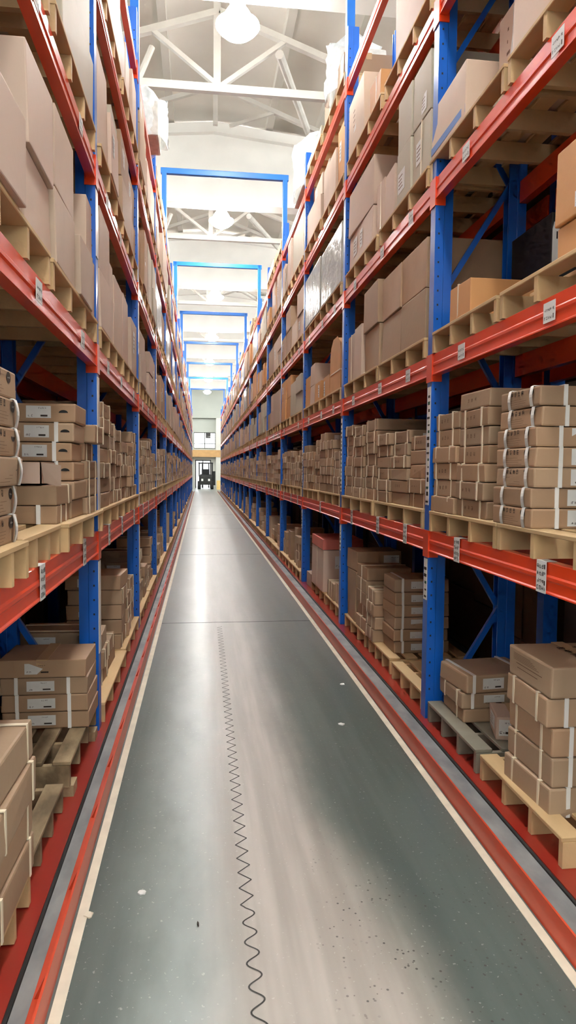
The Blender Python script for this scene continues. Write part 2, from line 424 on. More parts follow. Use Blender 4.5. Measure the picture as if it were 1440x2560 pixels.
# ------------------------------------------------------------------ pallets
PALM = {}
def pallet_meshes(L, D, m):
    k = (round(L, 2), round(D, 2), m)
    if k in PALM: return PALM[k]
    deck = MB(); n = 5; w = D / (n + .55 * (n - 1))
    for i in range(n): x = -D / 2 + i * w * 1.55; deck.box(x, x + w, -L / 2, L / 2, PAL_H - .02, PAL_H)
    st = MB(); st.box(-D / 2 + .004, D / 2 - .004, -.016, .016, 0, PAL_H - .0205)
    al = MB(); al.v = list(deck.v); al.f = list(deck.f)
    for y in PY: al.box(-D / 2, D / 2, y * L - .016, y * L + .016, 0, PAL_H - .0205)
    PALM[k] = (deck.mesh('deck_boards', M[m], bevel=.003, seg=1), st.mesh('stringer', M[m]), None, al.mesh('pallet_far', M[m]))
    return PALM[k]
PY = (-.484, -.165, .165, .484)
PCOUNT = {}
def pallet(side, lv, bay, y0, y1, D=.72, out=.012, m='wood', parts=True, word='wooden pallet', z=None, rz=0.):
    s = 'right' if side > 0 else 'left'; XF = XR if side > 0 else XL
    key = (s, lv, bay); i = PCOUNT.get(key, 0); PCOUNT[key] = i + 1
    L = y1 - y0; dk, st, bt, al = pallet_meshes(L, D, m)
    loc = (XF + side * (D / 2 - out), (y0 + y1) / 2, LV[lv] if z is None else z)
    lab = f"{word}, {ORD1[i]} one back on {LNAME[lv]}, {s} rack's {ORD[bay]} bay"
    if parts:
        p = empty('pallet', loc, rz)
        link('deck_boards', dk, p)
        for q in PY: link('stringer', st, p, (0, q * L, 0))
    else: p = link('pallet', al, None, loc, rz)
    return tag(p, lab, 'pallet', f"wooden pallets on the {s} rack")

far_box = {1: MB(), -1: MB()}; far_flat = {1: MB(), -1: MB()}; far_pal = {1: MB(), -1: MB()}
def far_stack(mb, side, y0, y1, z, hs, depth, inset=0.):
    XF = XR if side > 0 else XL
    for h in hs:
        x = XF + side * (inset + R.uniform(-.01, .015))
        mb.box(x, x + side * depth, y0 + R.uniform(0, .01), y1 - R.uniform(0, .01), z, z + h - .003); z += h

# ------------------------------------------------------------------ racks
def beam_profile(side, ztop, h=.135, t=.05):
    """closed box beam with a stepped face towards the aisle (profile in x,z)"""
    XF = XR if side > 0 else XL; f = lambda d: XF + side * d
    z0 = ztop - h
    return [(f(.012), ztop), (f(.006), ztop - .004), (f(.006), ztop - h * .40), (f(.0), ztop - h * .46), (f(.0), ztop - h * .56), (f(.006), ztop - h * .62),
            (f(.004), z0 + .012), (f(-.002), z0 + .006), (f(-.002), z0), (f(t), z0), (f(t), ztop)]
def rack(side):
    s = 'right' if side > 0 else 'left'; XF = XR if side > 0 else XL; f = lambda d: XF + side * d
    root = empty('pallet_rack', (f(0), Y1, 0))
    tag(root, f"long {'blue and orange red' } steel pallet rack on the {s} side of the aisle", 'pallet rack', 'pallet racks along the aisle')
    Rr = root.location
    def part(name, mb, m, par=root, off=(0, 0, 0), **k):
        o = mb.build(name, M[m], par, **k); o.location = Vector(off) - (Rr if par is root else Vector((0, 0, 0))); return o
    top = 6.1
    # uprights: hat section, each post its own part; linked meshes
    def post_mesh(h, holes):
        mb = MB(); d = .0
        pts = [(.0, -.045), (.0, .045), (.056, .045), (.06, .04), (.116, .04), (.116, .03), (.06, .03), (.05, .037), (.008, .037), (.008, -.037), (.05, -.037), (.06, -.03), (.116, -.03), (.116, -.04), (.06, -.04), (.056, -.045)]
        n = len(mb.v); k = len(pts)
        for z in (0, h):
            for x, y in pts: mb.v.append((side * x, y, z))
        for i in range(k):
            j = (i + 1) % k; mb.f.append((n + i, n + j, n + k + j, n + k + i))
        mb.box(side * -.004, side * .13, -.06, .06, 0, .008)        # foot plate
        nf = len(mb.f)
        if holes:
            for i in range(66):
                z = .12 + i * .0885
                mb.box(side * .020, side * .030, -.0458, -.0445, z, z + .012)
        me = mb.mesh('front_post', M['blue'])
        me.materials.append(M['seam'])
        for i, p in enumerate(me.polygons):
            if i >= nf: p.material_index = 1
        return me
    pm = post_mesh(top, False); pmh = post_mesh(top, True)
    for k in range(0, NPOST):
        p = link('front_post', pmh if k <= 5 else pm, root, Vector((f(0), py(k), 0)) - Rr)
        r = link('rear_post', pm, root, Vector((f(DEPTH), py(k), 0)) - Rr); r.scale = (-1, 1, 1)
        mb = MB()
        for q in range(4):
            zf_, zr = .06 + 1.37 * q, .74 + 1.37 * q
            mb.bar((f(.09), py(k), zf_), (f(DEPTH - .09), py(k), zr), .035, .03, up=(0, 1, 0))
            if q < 3: mb.bar((f(DEPTH - .09), py(k) + .031, zr), (f(.09), py(k) + .031, zf_ + 1.37), .035, .03, up=(0, 1, 0))
        part('frame_bracing', mb, 'blue')
        if k in (1, 2, 3):       # white strips down the aisle face of the posts; right ones are labels
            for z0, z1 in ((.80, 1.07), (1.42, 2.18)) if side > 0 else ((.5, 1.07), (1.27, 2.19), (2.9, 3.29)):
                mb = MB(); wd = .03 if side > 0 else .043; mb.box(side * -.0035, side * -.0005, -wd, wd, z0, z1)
                ls = mb.build('white_strip', M['strapw'], p)
                if side > 0:
                    mb = MB(); mc = MB(); z = z0 + .015; q = 0
                    while z < z1 - .05:
                        (mc if q % 4 == 2 else mb).box(side * -.0042, side * -.0036, -.026, .026 - .03 * R.random(), z, z + .01 + .02 * R.random()); z += .045; q += 1
                    mb.build('strip_print', M['ink'], ls); mc.build('strip_print', M['inkgreen'], ls)
    # beams
    bm_ = {}; cm = None
    cmb = MB(); cmb.box(side * -.006, side * -.001, -.0, .052, -.175, .0); cmb.box(side * -.006, side * .062, .0455, .0515, -.175, .0)
    cmb.v = [(x, y - 0, z) for x, y, z in cmb.v]
    c_lo = cmb.mesh('connector', M['red'])
    cmb = MB(); cmb.box(side * -.006, side * -.001, -.052, .0, -.175, .0); cmb.box(side * -.006, side * .062, -.0515, -.0455, -.175, .0)
    c_hi = cmb.mesh('connector', M['red'])
    for lv in 'ABCDE':
        for k in range(NPOST - 1):
            ya, yb = py(k) + .052, py(k + 1) - .052
            mb = MB(); prof = [(x - XF, z - LV[lv]) for x, z in beam_profile(side, LV[lv])]
            if lv not in bm_: bm_[lv] = mb.extrude(prof, 'y', 0, yb - ya).mesh('beam', M['red'])
            bo = link('beam', bm_[lv], root, Vector((f(0), ya, LV[lv])) - Rr)
            link('connector', c_lo, bo, (0, -.052, 0)); link('connector', c_hi, bo, (0, yb - ya + .052, 0))
            rb = link('rear_beam', bm_[lv], root, Vector((f(DEPTH), ya, LV[lv])) - Rr); rb.scale = (-1, 1, 1)
            if lv in 'AB' and k <= 6 or lv == 'C' and k <= 3:
                for q, dy in enumerate((.42, 1.2, 2.2)):
                    if R.random() < .12 and k > 1: continue
                    big = lv == 'A'
                    hh = .138 if big else .085; w = .085 if big else .1; z0 = -.137 if big else -.112
                    mb = MB(); mb.box(side * -.0045, side * -.0025, dy - w / 2, dy + w / 2, z0, z0 + hh)
                    if big: mb.box(side * -.0045, side * .045, dy - w / 2, dy + w / 2, .001, .0025)
                    lb = mb.build('location_label', M['paper'], bo)
                    mb = MB(); o_ = Vector((side * -.0052, dy + w / 2 if side > 0 else dy - w / 2, z0)); u = Vector((0, -1 if side > 0 else 1, 0)); V = Vector((0, 0, 1))
                    rr = random.Random(k * 31 + q)
                    if big:
                        for row in range(4): glyphs(mb, o_ + u * .006 + V * (.012 + row * .031), u, V, 3, .018, .003, rr, 6)
                        for row in range(2): glyphs(mb, o_ + u * .068 + V * (.012 + row * .07), u, V, 1, .012, .003, rr, 5); strip(mb, o_, u, V, .069, .079, .035 + row * .07, .055 + row * .07)
                    else:
                        for row in range(2): glyphs(mb, o_ + u * .008 + V * (.012 + row * .034), u, V, 4, .013, .004, rr, 5)
                        glyphs(mb, o_ + u * .08 + V * .045, u, V, 1, .014, .0, rr, 5); strip(mb, o_, u, V, .083, .09, .01, .03)
                    mb.build('label_print', M['ink'], lb, recalc=False)
    # red base channel on the floor under the front of the rack
    mb = MB(); ya, yb = .3, py(NPOST - 1) + .1
    mb.box(f(-.045), f(.26), ya, yb, .006, .018); part('base_channel', mb, 'redfloor')
    mb = MB(); mb.box(f(-.057), f(-.045), ya, yb, .0, .012); part('gap_strip', mb, 'seam')  # dark strip in place of the shadowy gap along the channel edge
    return root
rack(1); rack(-1)

# a second row of racking standing back to back behind each rack
def back_rack(side):
    s = 'right' if side > 0 else 'left'; XF = XR if side > 0 else XL; f = lambda d: XF + side * d
    root = empty('rear_rack', (f(.78), Y1, 0)); Rr = root.location
    tag(root, f"dim blue and red rack standing back to back behind the {s} rack", 'pallet rack', 'racks behind the aisle racks')
    for k in range(0, 6):
        for d in (.80, 1.5):
            mb = MB(); mb.box(side * 0, side * .1, -.045, .045, 0, 5.9)
            o = mb.build('post', M['blue'], root); o.location = Vector((f(d), py(k), 0)) - Rr
    for lv in 'ABCDE':
        for k in range(0, 5):
            mb = MB(); mb.box(side * 0, side * .05, 0, BAY - .1, -.13, 0)
            o = mb.build('beam', M['red'], root); o.location = Vector((f(.79), py(k) + .05, LV[lv] - .03)) - Rr
back_rack(1); back_rack(-1)
for side in (1, -1):
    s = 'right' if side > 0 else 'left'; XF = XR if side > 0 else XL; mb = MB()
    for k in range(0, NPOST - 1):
        for d0, d1 in ((.92, 1.44), (1.63, 2.15)):  # deeper layer added, stacks filled up to block light from behind
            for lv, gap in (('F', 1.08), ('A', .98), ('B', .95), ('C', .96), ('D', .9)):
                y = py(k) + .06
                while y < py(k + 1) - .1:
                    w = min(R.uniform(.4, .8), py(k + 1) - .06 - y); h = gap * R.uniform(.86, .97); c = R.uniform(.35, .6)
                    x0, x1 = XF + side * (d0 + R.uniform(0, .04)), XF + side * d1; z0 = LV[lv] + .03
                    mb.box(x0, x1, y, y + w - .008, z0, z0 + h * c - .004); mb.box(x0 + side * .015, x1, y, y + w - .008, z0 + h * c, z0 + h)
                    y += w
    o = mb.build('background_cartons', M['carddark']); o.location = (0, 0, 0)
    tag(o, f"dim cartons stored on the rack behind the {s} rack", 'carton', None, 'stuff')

# ------------------------------------------------------------------ cartons: features used often
def fl_feat(near, rng=R):
    r = rng.random(); ft = []
    if r < .8: ft.append(('strap', rng.uniform(.12, .22), rng.uniform(.74, .88)))
    if near and rng.random() < .75: ft.append(('small',))
    if rng.random() < .4: ft.append(('nlabel', .22, .55, .2, .75))
    return tuple(ft)

# ---- right rack, nearest bay
FW = 'strapped flat carton'
PRT = (('print',), ('strapw', .17, .72), ('nlabel', .34, .8, .12, .92), ('nstrap', .24))
s1 = stack(1, 'A', 0, 2.92, 3.33, [.0914] * 7, .5, .008, feats=[PRT] * 7, word='badge-printed flat carton', name='flat_carton', bev=.009, offs={5: -.03, 6: -.02, 1: .012, 0: .01})
stack(1, 'A', 0, 3.46, 3.86, [.099] * 7, .5, .008, feats=[(('strap', .2, .8), ('small',))] * 6 + [(('small',),)], word=FW, name='flat_carton', bev=.008)
stack(1, 'A', 0, 3.88, 4.28, [.101] * 6, .5, .01, feats=[(('strap', .25, .85), ('small',))] * 6, word=FW, name='flat_carton', bev=.008)
pallet(1, 'A', 0, 2.17, 3.26, word='pale wooden pallet'); pallet(1, 'A', 0, 3.28, 4.29, word='pale wooden pallet')
stack(1, 'B', 0, 2.05, 2.85, [.16, .31], .46, .04, m='cardorange', feats=[(), (('alabel', .2, .3, .1, .3),)], word='orange-brown carton', rot=.01)
stack(1, 'B', 0, 3.75, 4.06, [.205], .42, .01, m='cardorange', feats=[(('alabel', .5, .78, .05, .42), ('strap', .6))], word='orange-brown carton', bev=.005)
pallet(1, 'B', 0, 2.2, 3.3); pallet(1, 'B', 0, 3.34, 4.3)
# dark crate and pale labelled carton deeper on the second shelf
o = carton(2.0, 3.95, LV['B'] + PAL_H, .16, .5, .56, 0, 'black', "black crate behind the orange-brown cartons on the right rack's second shelf", None, 1, (('nlabel', .02, .3, .2, .9),), 'storage_crate', cat='crate')
o = carton(2.03, 5.2, LV['B'] + PAL_H, .12, .9, .75, 0, 'card', "dim carton with white label behind nearest post, right rack's second shelf", None, 1, (('nlabel', .02, .42, .45, .7),), 'carton')
# third shelf
lc = stack(1, 'C', 0, 3.84, 4.42, [.315], .5, .0, m='cardpale', feats=[(('tape',),)], word='long pale carton', rot=.0)
stack(1, 'C', 0, 3.55, 3.80, [.50], .3, .17, m='cardpale', feats=[(('alabel', .1, .8, .25, .95), ('tape',))], word='tall carton with white papers', rot=.03)
stack(1, 'C', 0, 2.2, 3.27, [.62], .56, .0, m='cardpale', feats=[(('alabel', .22, .34, .32, .75), ('tape',))], word='large pale carton', rot=.0)
pallet(1, 'C', 0, 2.2, 3.28); pallet(1, 'C', 0, 3.32, 4.42)
MB().box(-.2535, -.2505, -.285, .285, .03, .075).build('blue_tape', M['bluelight'], lc[0])
pallet(1, 'D', 0, 3.2, 4.28); pallet(1, 'D', 0, 2.0, 3.1)
stack(1, 'D', 0, 3.3, 4.2, [.6], .55, .0, m='cardpale', feats=[(('tape',),)], word='large pale carton')
# floor level
F1 = stack(1, 'F', 0, 2.78, 3.2, [.132] * 4 + [.142], .5, .045, feats=[(('strap', .22, .8), ('nlabel', .3, .8, .2, .85), ('nstrap', .18))] * 4 + [(('tape',),)], word='heavy strapped carton', name='flat_carton', bev=.009, rot=.035, offs={4: .0})
top = F1[-1]; top['label'] = "big carton with arrow and umbrella marks, topmost of right rack's nearest floor stack"
mbi = MB(); h_ = .142; y_ = -(.42 / 2 + .0122); V = Vector((0, 0, 1)); U = Vector((1, 0, 0))
for i, cx in enumerate((.02, .13)):
    o_ = Vector((-.25 + .1 + cx, y_ + .01, .05)); w = .078
    for x0, x1, z0, z1 in ((0, w, 0, .004), (0, w, w - .004, w), (0, .004, 0, w), (w - .004, w, 0, w)): strip(mbi, o_, U, V, x0, x1, z0, z1)
    if i == 0:
        for ax in (.022, .054):
            strip(mbi, o_, U, V, ax - .005, ax + .005, .012, .05)
            q = o_ + U * ax + V * .05; mbi.quad(q - U * .013, q + U * .013, q + V * .018 + U * .001, q + V * .018 - U * .001)
    else:
        disc(mbi, o_ + U * .039 + V * .038, U, V, .028, .026, t0=0, t1=math.pi); strip(mbi, o_, U, V, .0375, .0405, .014, .04)
mbi.build('handling_marks', M['ink'], top, recalc=False)
mbt = MB(); rr = random.Random(4)
for row in range(3): glyphs(mbt, (-.02 + row * .08, -.15 + row * .01, h_ + .0012), (0, 1, 0), (-1, 0, 0), 5, .042, .012, rr, 6)
mbt.build('lid_print', M['ink'], top, recalc=False)
mbl = MB(); strip(mbl, Vector((-.2505 - .0015, .21, 0)), (0, -1, 0), V, .09, .34, .07, .074); strip(mbl, Vector((-.2505 - .0015, .21, 0)), (0, -1, 0), V, .1, .3, .05, .054)
for q in range(5): strip(mbl, Vector((-.252, .21, 0)), (0, -1, 0), V, .06, .31 - .02 * q, .085 + .007 * q, .0875 + .007 * q)
mbl.build('side_print', M['inkfaint'], top, recalc=False)
pallet(1, 'F', 0, 2.58, 3.42, D=.7, out=-.0, word='pale wooden pallet under strapped cartons', z=.02)
pallet(1, 'F', 0, 3.48, 4.27, D=.7, out=.0, m='greyplank', word='grey plastic pallet', z=.02)
zf = .02 + PAL_H
stack(1, 'F', 0, 3.86, 4.22, [.085, .095, .11], .46, .08, feats=[(('strap', .3),), (('strap', .2, .75), ('nlabel', .3, .58, .2, .85), ('nstrap', .15, .72)), (('nlabel', .22, .52, .2, .8), ('nstrap', .1, .85))], word=FW, name='flat_carton', z=zf, rot=.12, bev=.012, jit=.02)
carton(1.77, 3.69, zf, .22, .25, .13, -.25, 'cardpale', "small tan carton with white labels on the grey pallet, right rack", None, 1, (('nlabel', .05, .35, .2, .9), ('alabel', .2, .75, .25, .85), ('tape',)), 'carton')
# second bay, floor
pallet(1, 'F', 1, 4.47, 5.2, D=.66, out=-.02, word='empty slatted wooden pallet', z=.02)
pallet(1, 'F', 1, 5.3, 6.0, D=.66, out=-.03, z=.02); pallet(1, 'F', 1, 6.15, 7.05, D=.66, out=-.03, z=.02)
LN = (('nlabel', .3, .7, .25, .8), ('nstrap', .15, .88))
stack(1, 'F', 1, 5.42, 5.78, [.1] * 4 + [.105, .11], .46, .1, feats=[LN] * 6, word='label-fronted flat carton', name='flat_carton', z=zf, bev=.01)
stack(1, 'F', 1, 5.8, 6.12, [.11] * 3 + [.12], .42, .03, feats=[(('strap', .3, .8),)] * 4, word=FW, name='flat_carton', z=zf, bev=.01)
stack(1, 'F', 1, 6.16, 6.55, [.12] * 5, .42, .05, feats=[(('strap', .5),)] * 5, word=FW, name='flat_carton', z=zf)
stack(1, 'F', 1, 6.62, 7.02, [.5, .2], .45, .06, feats=[(), (('nlabel', .6, .95, .2, .8),)], word='upright brown carton', z=zf)
# ---- right second bay, shelves
stack(1, 'B', 1, 4.50, 5.05, [.335, .335], .55, .004, feats=[(), ()], word='large plain brown carton', m='card', rot=.0, jit=.005)
stack(1, 'B', 1, 5.06, 5.60, [.335, .335], .55, .004, feats=[(('alabel', .2, .5, .05, .3),), ()], word='large plain brown carton', m='card', rot=.0, jit=.005)
stack(1, 'B', 1, 5.70, 6.24, [.36, .36], .42, .01, word='large plain brown carton', m='card', feats=[(), ()])
stack(1, 'B', 1, 6.30, 6.62, [.48], .4, .01, word='upright tan carton', m='cardpale', feats=[(('tape',),)])
stack(1, 'B', 1, 6.64, 6.98, [.46], .4, .01, word='upright tan carton', m='cardpale', feats=[(('strap', .5),)])
pallet(1, 'B', 1, 4.46, 5.66); pallet(1, 'B', 1, 5.7, 7.04)
stack(1, 'C', 1, 4.48, 4.84, [.375, .375], .5, .004, word='large grey carton', m='cardgrey', feats=[(('alabel', .2, .55, .3, .7), ('strap', .5)), (('alabel', .5, .8, .1, .4),)], rot=.0)
stack(1, 'C', 1, 4.86, 5.2, [.375, .375], .5, .004, word='large grey carton', m='cardgrey', feats=[(('alabel', .1, .6, .2, .6),), ()], rot=.0)
stack(1, 'C', 1, 5.35, 5.62, [.4], .45, .01, word='upright tan carton', m='cardpale', feats=[(('tape',),)])
stack(1, 'C', 1, 5.64, 5.9, [.42], .45, .01, word='upright tan carton', m='cardpale', feats=[(('strap', .5),)])
stack(1, 'C', 1, 6.0, 6.95, [.33, .42], .5, .01, word='large tan carton', m='cardpale', feats=[(('alabel', .2, .36, .3, .8), ('alabel', .5, .6, .3, .8)), ()])
pallet(1, 'C', 1, 4.46, 5.7); pallet(1, 'C', 1, 5.78, 7.04)
stack(1, 'D', 1, 4.5, 5.35, [.7], .5, .004, word='tall tan carton', m='cardpale', feats=[(('tape',),)])
stack(1, 'D', 1, 5.75, 6.1, [.22], .4, .0, word='orange carton', m='cardorange', feats=[(('strap', .4),)])
stack(1, 'D', 1, 6.3, 6.95, [.5], .45, .0, word='tall tan carton', m='cardpale', feats=[(('alabel', .3, .5, .3, .8),)])
pallet(1, 'D', 1, 4.46, 5.6); pallet(1, 'D', 1, 5.7, 7.04)

# third bay: red-lidded carton on the floor level, rounded bundle on the second shelf
pallet(1, 'F', 2, 7.24, 8.2, D=.66, out=-.03, z=.02); pallet(1, 'F', 2, 8.26, 9.24, D=.66, out=-.03, z=.02)
stack(1, 'F', 2, 7.3, 7.68, [.23], .4, .05, feats=[(('strap', .2, .5, .8),)], word='white-strapped carton', z=zf)
stack(1, 'F', 2, 7.72, 8.12, [.2], .4, .04, feats=[(('strap', .3, .7),)], word='white-strapped carton', z=zf)
rl = stack(1, 'F', 2, 8.3, 9.15, [.52, .13], .5, .02, feats=[(('nlabel', .3, .62, .55, .85), ('strap', .5)), ()], m='cardpale', word='big upright carton', z=zf, rot=0)
rl[0]['label'] = "big upright carton with a pale red lid, right rack's floor level, third bay"
for q in ('label', 'category', 'group'): del rl[1][q]
rl[1].name = 'lid'; rl[1].data.materials[0] = M['cardred']; rl[1].parent = rl[0]; rl[1].location = (0, 0, .52)
stack(1, 'F', 2, 9.35, 9.7, [.2], .36, .05, feats=[()], word='small tan carton', m='cardpale', z=.02)
pallet(1, 'B', 2, 7.24, 8.5); pallet(1, 'B', 2, 8.56, 9.86)
bun = MB(); bun.extrude([(-.29, 0), (.29, 0), (.29, .40), (.24, .50), (.12, .57), (-.12, .57), (-.24, .50), (-.29, .40)], 'x', -.2, .2)
bo_ = bun.build('tall_bundle', M['cardorange'], None, (XR + .21, 7.62, LV['B'] + PAL_H), bevel=.012)
tag(bo_, "tall round-topped tan bundle on the right rack's second shelf, third bay", 'bundle')
MB().box(-.204, .204, -.294, .294, .2, .212).build('strap', M['strap'], bo_)
stack(1, 'B', 2, 8.0, 8.44, [.25], .42, .01, m='cardorange', feats=[(('alabel', .1, .3, .1, .8),)], word='orange-brown carton')
stack(1, 'B', 2, 8.6, 9.0, [.25], .42, .01, m='cardorange', feats=[(('alabel', .6, .8, .1, .8),)], word='orange-brown carton')
stack(1, 'B', 2, 9.04, 9.4, [.25, .28], .42, .01, m='cardpale', feats=[(), ()], word='tan carton')
stack(1, 'B', 2, 9.44, 9.84, [.42], .42, .01, m='cardorange', feats=[()], word='orange-brown carton')
# ---- left rack, nearest bay
PL2 = (('print',), ('strapw', .86))
stack(-1, 'A', 0, 2.06, 2.50, [.096] * 6, .5, .0, m='card', feats=[PL2] * 5 + [(('print',),)], word='badge-printed flat carton', name='flat_carton', bev=.007)
stack(-1, 'A', 0, 3.2, 3.5, [.085, .09], .40, .02, feats=[(('strap', .3, .7), ('nstrap', .8)), (('strap', .75), ('nstrap', .2))], word=FW, name='flat_carton', rot=.04)
# open carton with a lifted flap
oc = MB(); w_, l_, hh = .34, .3, .1; t = .006
oc.box(-w_ / 2, w_ / 2, -l_ / 2, l_ / 2, 0, t)
oc.box(-w_ / 2, w_ / 2, -l_ / 2, -l_ / 2 + t, 0, hh); oc.box(-w_ / 2, w_ / 2, l_ / 2 - t, l_ / 2, 0, hh)
oc.box(-w_ / 2, -w_ / 2 + t, -l_ / 2, l_ / 2, 0, hh); oc.box(w_ / 2 - t, w_ / 2, -l_ / 2, l_ / 2, 0, hh)
o = oc.build('open_carton', M['cardpale'], None, (XL - .25, 3.34, LV['A'] + PAL_H + .176), .0)
tag(o, "open tan carton with its flap hanging out, left rack's first shelf", 'carton')
fl = MB(); fl.quad((w_ / 2 - .002, -l_ / 2, hh), (w_ / 2 + .09, -l_ / 2 - .03, hh - .012), (w_ / 2 + .09, -l_ / 2 - .03, -.005), (w_ / 2 + .012, -l_ / 2, .008))
f2 = MB(); f2.v = [(x, y + .004, z) for x, y, z in fl.v]; fl.v += f2.v; fl.f += [(7, 6, 5, 4), (0, 1, 5, 4), (1, 2, 6, 5), (2, 3, 7, 6)]
fl.build('flap', M['cardpale'], o)
mb = MB(); disc(mb, (-.03, -l_ / 2 - .001, .05), (1, 0, 0), (0, 0, 1), .035, .025, t0=0, t1=math.pi); mb.build('hand_hole', M['seam'], o, recalc=False)
NL = (('nlabel', .44, .72, .22, .85), ('nstrap', .33, .80), ('hand', .9))
stack(-1, 'A', 0, 3.53, 3.86, [.095] * 6, .42, .0, feats=[NL] * 5 + [(('nlabel', .44, .72, .22, .85), ('hand', .86))], word='label-fronted flat carton', name='flat_carton', bev=.009)
stack(-1, 'A', 0, 3.9, 4.24, [.098] * 5, .46, .0, feats=[(('strap', .2, .8), ('small',))] * 5, word=FW, name='flat_carton', offs={4: .05}, bev=.008)
pallet(-1, 'A', 0, 1.9, 2.49, D=.6, out=.03, word='pale wooden pallet'); pallet(-1, 'A', 0, 2.53, 3.2, D=.7, out=.0, word='pale wooden pallet'); pallet(-1, 'A', 0, 3.23, 4.36, out=.03, word='pale wooden pallet')
stack(-1, 'B', 0, 1.95, 2.50, [.295], .5, -.03, word='large pale carton', m='cardpale', feats=[()], rot=.0)
stack(-1, 'B', 0, 2.66, 3.09, [.29, .37], .5, .0, word='large pale carton', m='cardpale', feats=[(('tape',),), (('nlabel', .3, .58, .2, .75), ('tape',))], rot=.0)
stack(-1, 'B', 0, 3.13, 3.58, [.33, .345], .48, .0, word='large pale carton', m='cardpale', feats=[(('tape',),), (('tape',),)], rot=.0)
stack(-1, 'B', 0, 3.66, 4.05, [.30], .32, -.03, word='narrow pale carton', m='cardpale', feats=[(('tape',),)], rot=.0)
stack(-1, 'B', 0, 4.08, 4.3, [.33, .33], .5, .02, word='large pinkish carton', m='cardpale', feats=[(), ()])
pallet(-1, 'B', 0, 1.9, 3.0); pallet(-1, 'B', 0, 3.05, 4.3)
stack(-1, 'B', 1, 4.46, 4.95, [.36, .38], .45, .0, word='large pinkish carton', m='cardpale', feats=[(), ()], rot=.0)
stack(-1, 'B', 1, 5.0, 5.3, [.34, .25], .4, .01, word='upright tan carton', m='cardpale', feats=[(('tape',),), ()])
stack(-1, 'B', 1, 5.35, 5.85, [.56], .42, .01, word='tall tan carton', m='cardpale', feats=[(('tape',),)])
stack(-1, 'B', 1, 5.95, 6.4, [.58], .42, .01, word='tall tan carton', m='cardpale', feats=[()])
stack(-1, 'B', 1, 6.5, 6.98, [.5], .42, .01, word='tall tan carton', m='cardpale', feats=[(('alabel', .3, .6, .4, .8),)])
pallet(-1, 'B', 1, 4.46, 5.7); pallet(-1, 'B', 1, 5.75, 7.04)
stack(-1, 'C', 0, 2.2, 2.9, [.42], .5, .01, word='large grey carton', m='cardgrey', feats=[()])
o = carton(XL - .27, 3.14, LV['C'] + PAL_H, .5, .36, .55, 0, 'greygoods', "lumpy grey packed goods on the left rack's third shelf, nearest bay", None, -1, (), 'packed_goods', .03, cat='goods')
stack(-1, 'C', 0, 3.36, 4.25, [.35, .4], .5, .0, word='large grey carton', m='cardgrey', feats=[(), ()], rot=.0)
pallet(-1, 'C', 0, 2.0, 3.05); pallet(-1, 'C', 0, 3.15, 4.28)
pallet(-1, 'D', 0, 3.2, 4.28); stack(-1, 'D', 0, 3.3, 4.2, [.5], .5, .0, word='large pale carton', m='cardpale', feats=[()])
stack(-1, 'F', 0, 2.02, 2.60, [.14] * 4, .5, -.01, feats=[(('strap', .25, .88), ('tape',))] * 4, word='heavy strapped carton', name='flat_carton', z=.16, bev=.01)
stack(-1, 'F', 0, 3.86, 4.22, [.095] * 3 + [.1], .46, .0, feats=[(('nlabel', .3, .62, .2, .8), ('nstrap', .18, .78))] * 3 + [(('nlabel', .3, .62, .2, .8), ('tape',), ('hand', .8))], word='label-fronted flat carton', name='flat_carton', z=.21, rot=.01, bev=.006)
stack(-1, 'F', 0, 3.7, 4.1, [.11] * 4, .42, .52, feats=[(('nlabel', .1, .5, .2, .8), ('nstrap', .7))] * 4, word='dim strapped carton behind', name='flat_carton', z=.21)
pallet(-1, 'F', 0, 1.95, 2.58, D=.62, out=.0, word='wooden pallet', z=.025)
pallet(-1, 'F', 0, 2.62, 3.3, D=.6, out=-.02, m='woodold', word='weathered stained pallet', z=.02)
pallet(-1, 'F', 0, 3.42, 4.28, D=.62, out=-.01, m='woodold', word='grey-brown weathered pallet', z=.075)
for i, (a, b_) in enumerate(((3.44, 3.54), (4.14, 4.24))):
    mb = MB(); mb.box(XL, XL - .55, a, b_, .018, .074)
    tag(mb.build('timber_block', M['woodold']), f"timber block under the {'near' if i == 0 else 'far'} end of grey-brown weathered pallet, left rack", 'block', 'timber blocks')
# brown uprights with white tags dimly seen inside
for i in range(2):
    carton(XL - .83, 4.9, .16 + i * .42, .2, .5, .41, 0, 'card', f"{'lower' if i == 0 else 'upper'} dim brown carton with pale tag behind left rack's second upright", None, -1, (('nlabel', .3, .75, .3, .8),), 'carton')

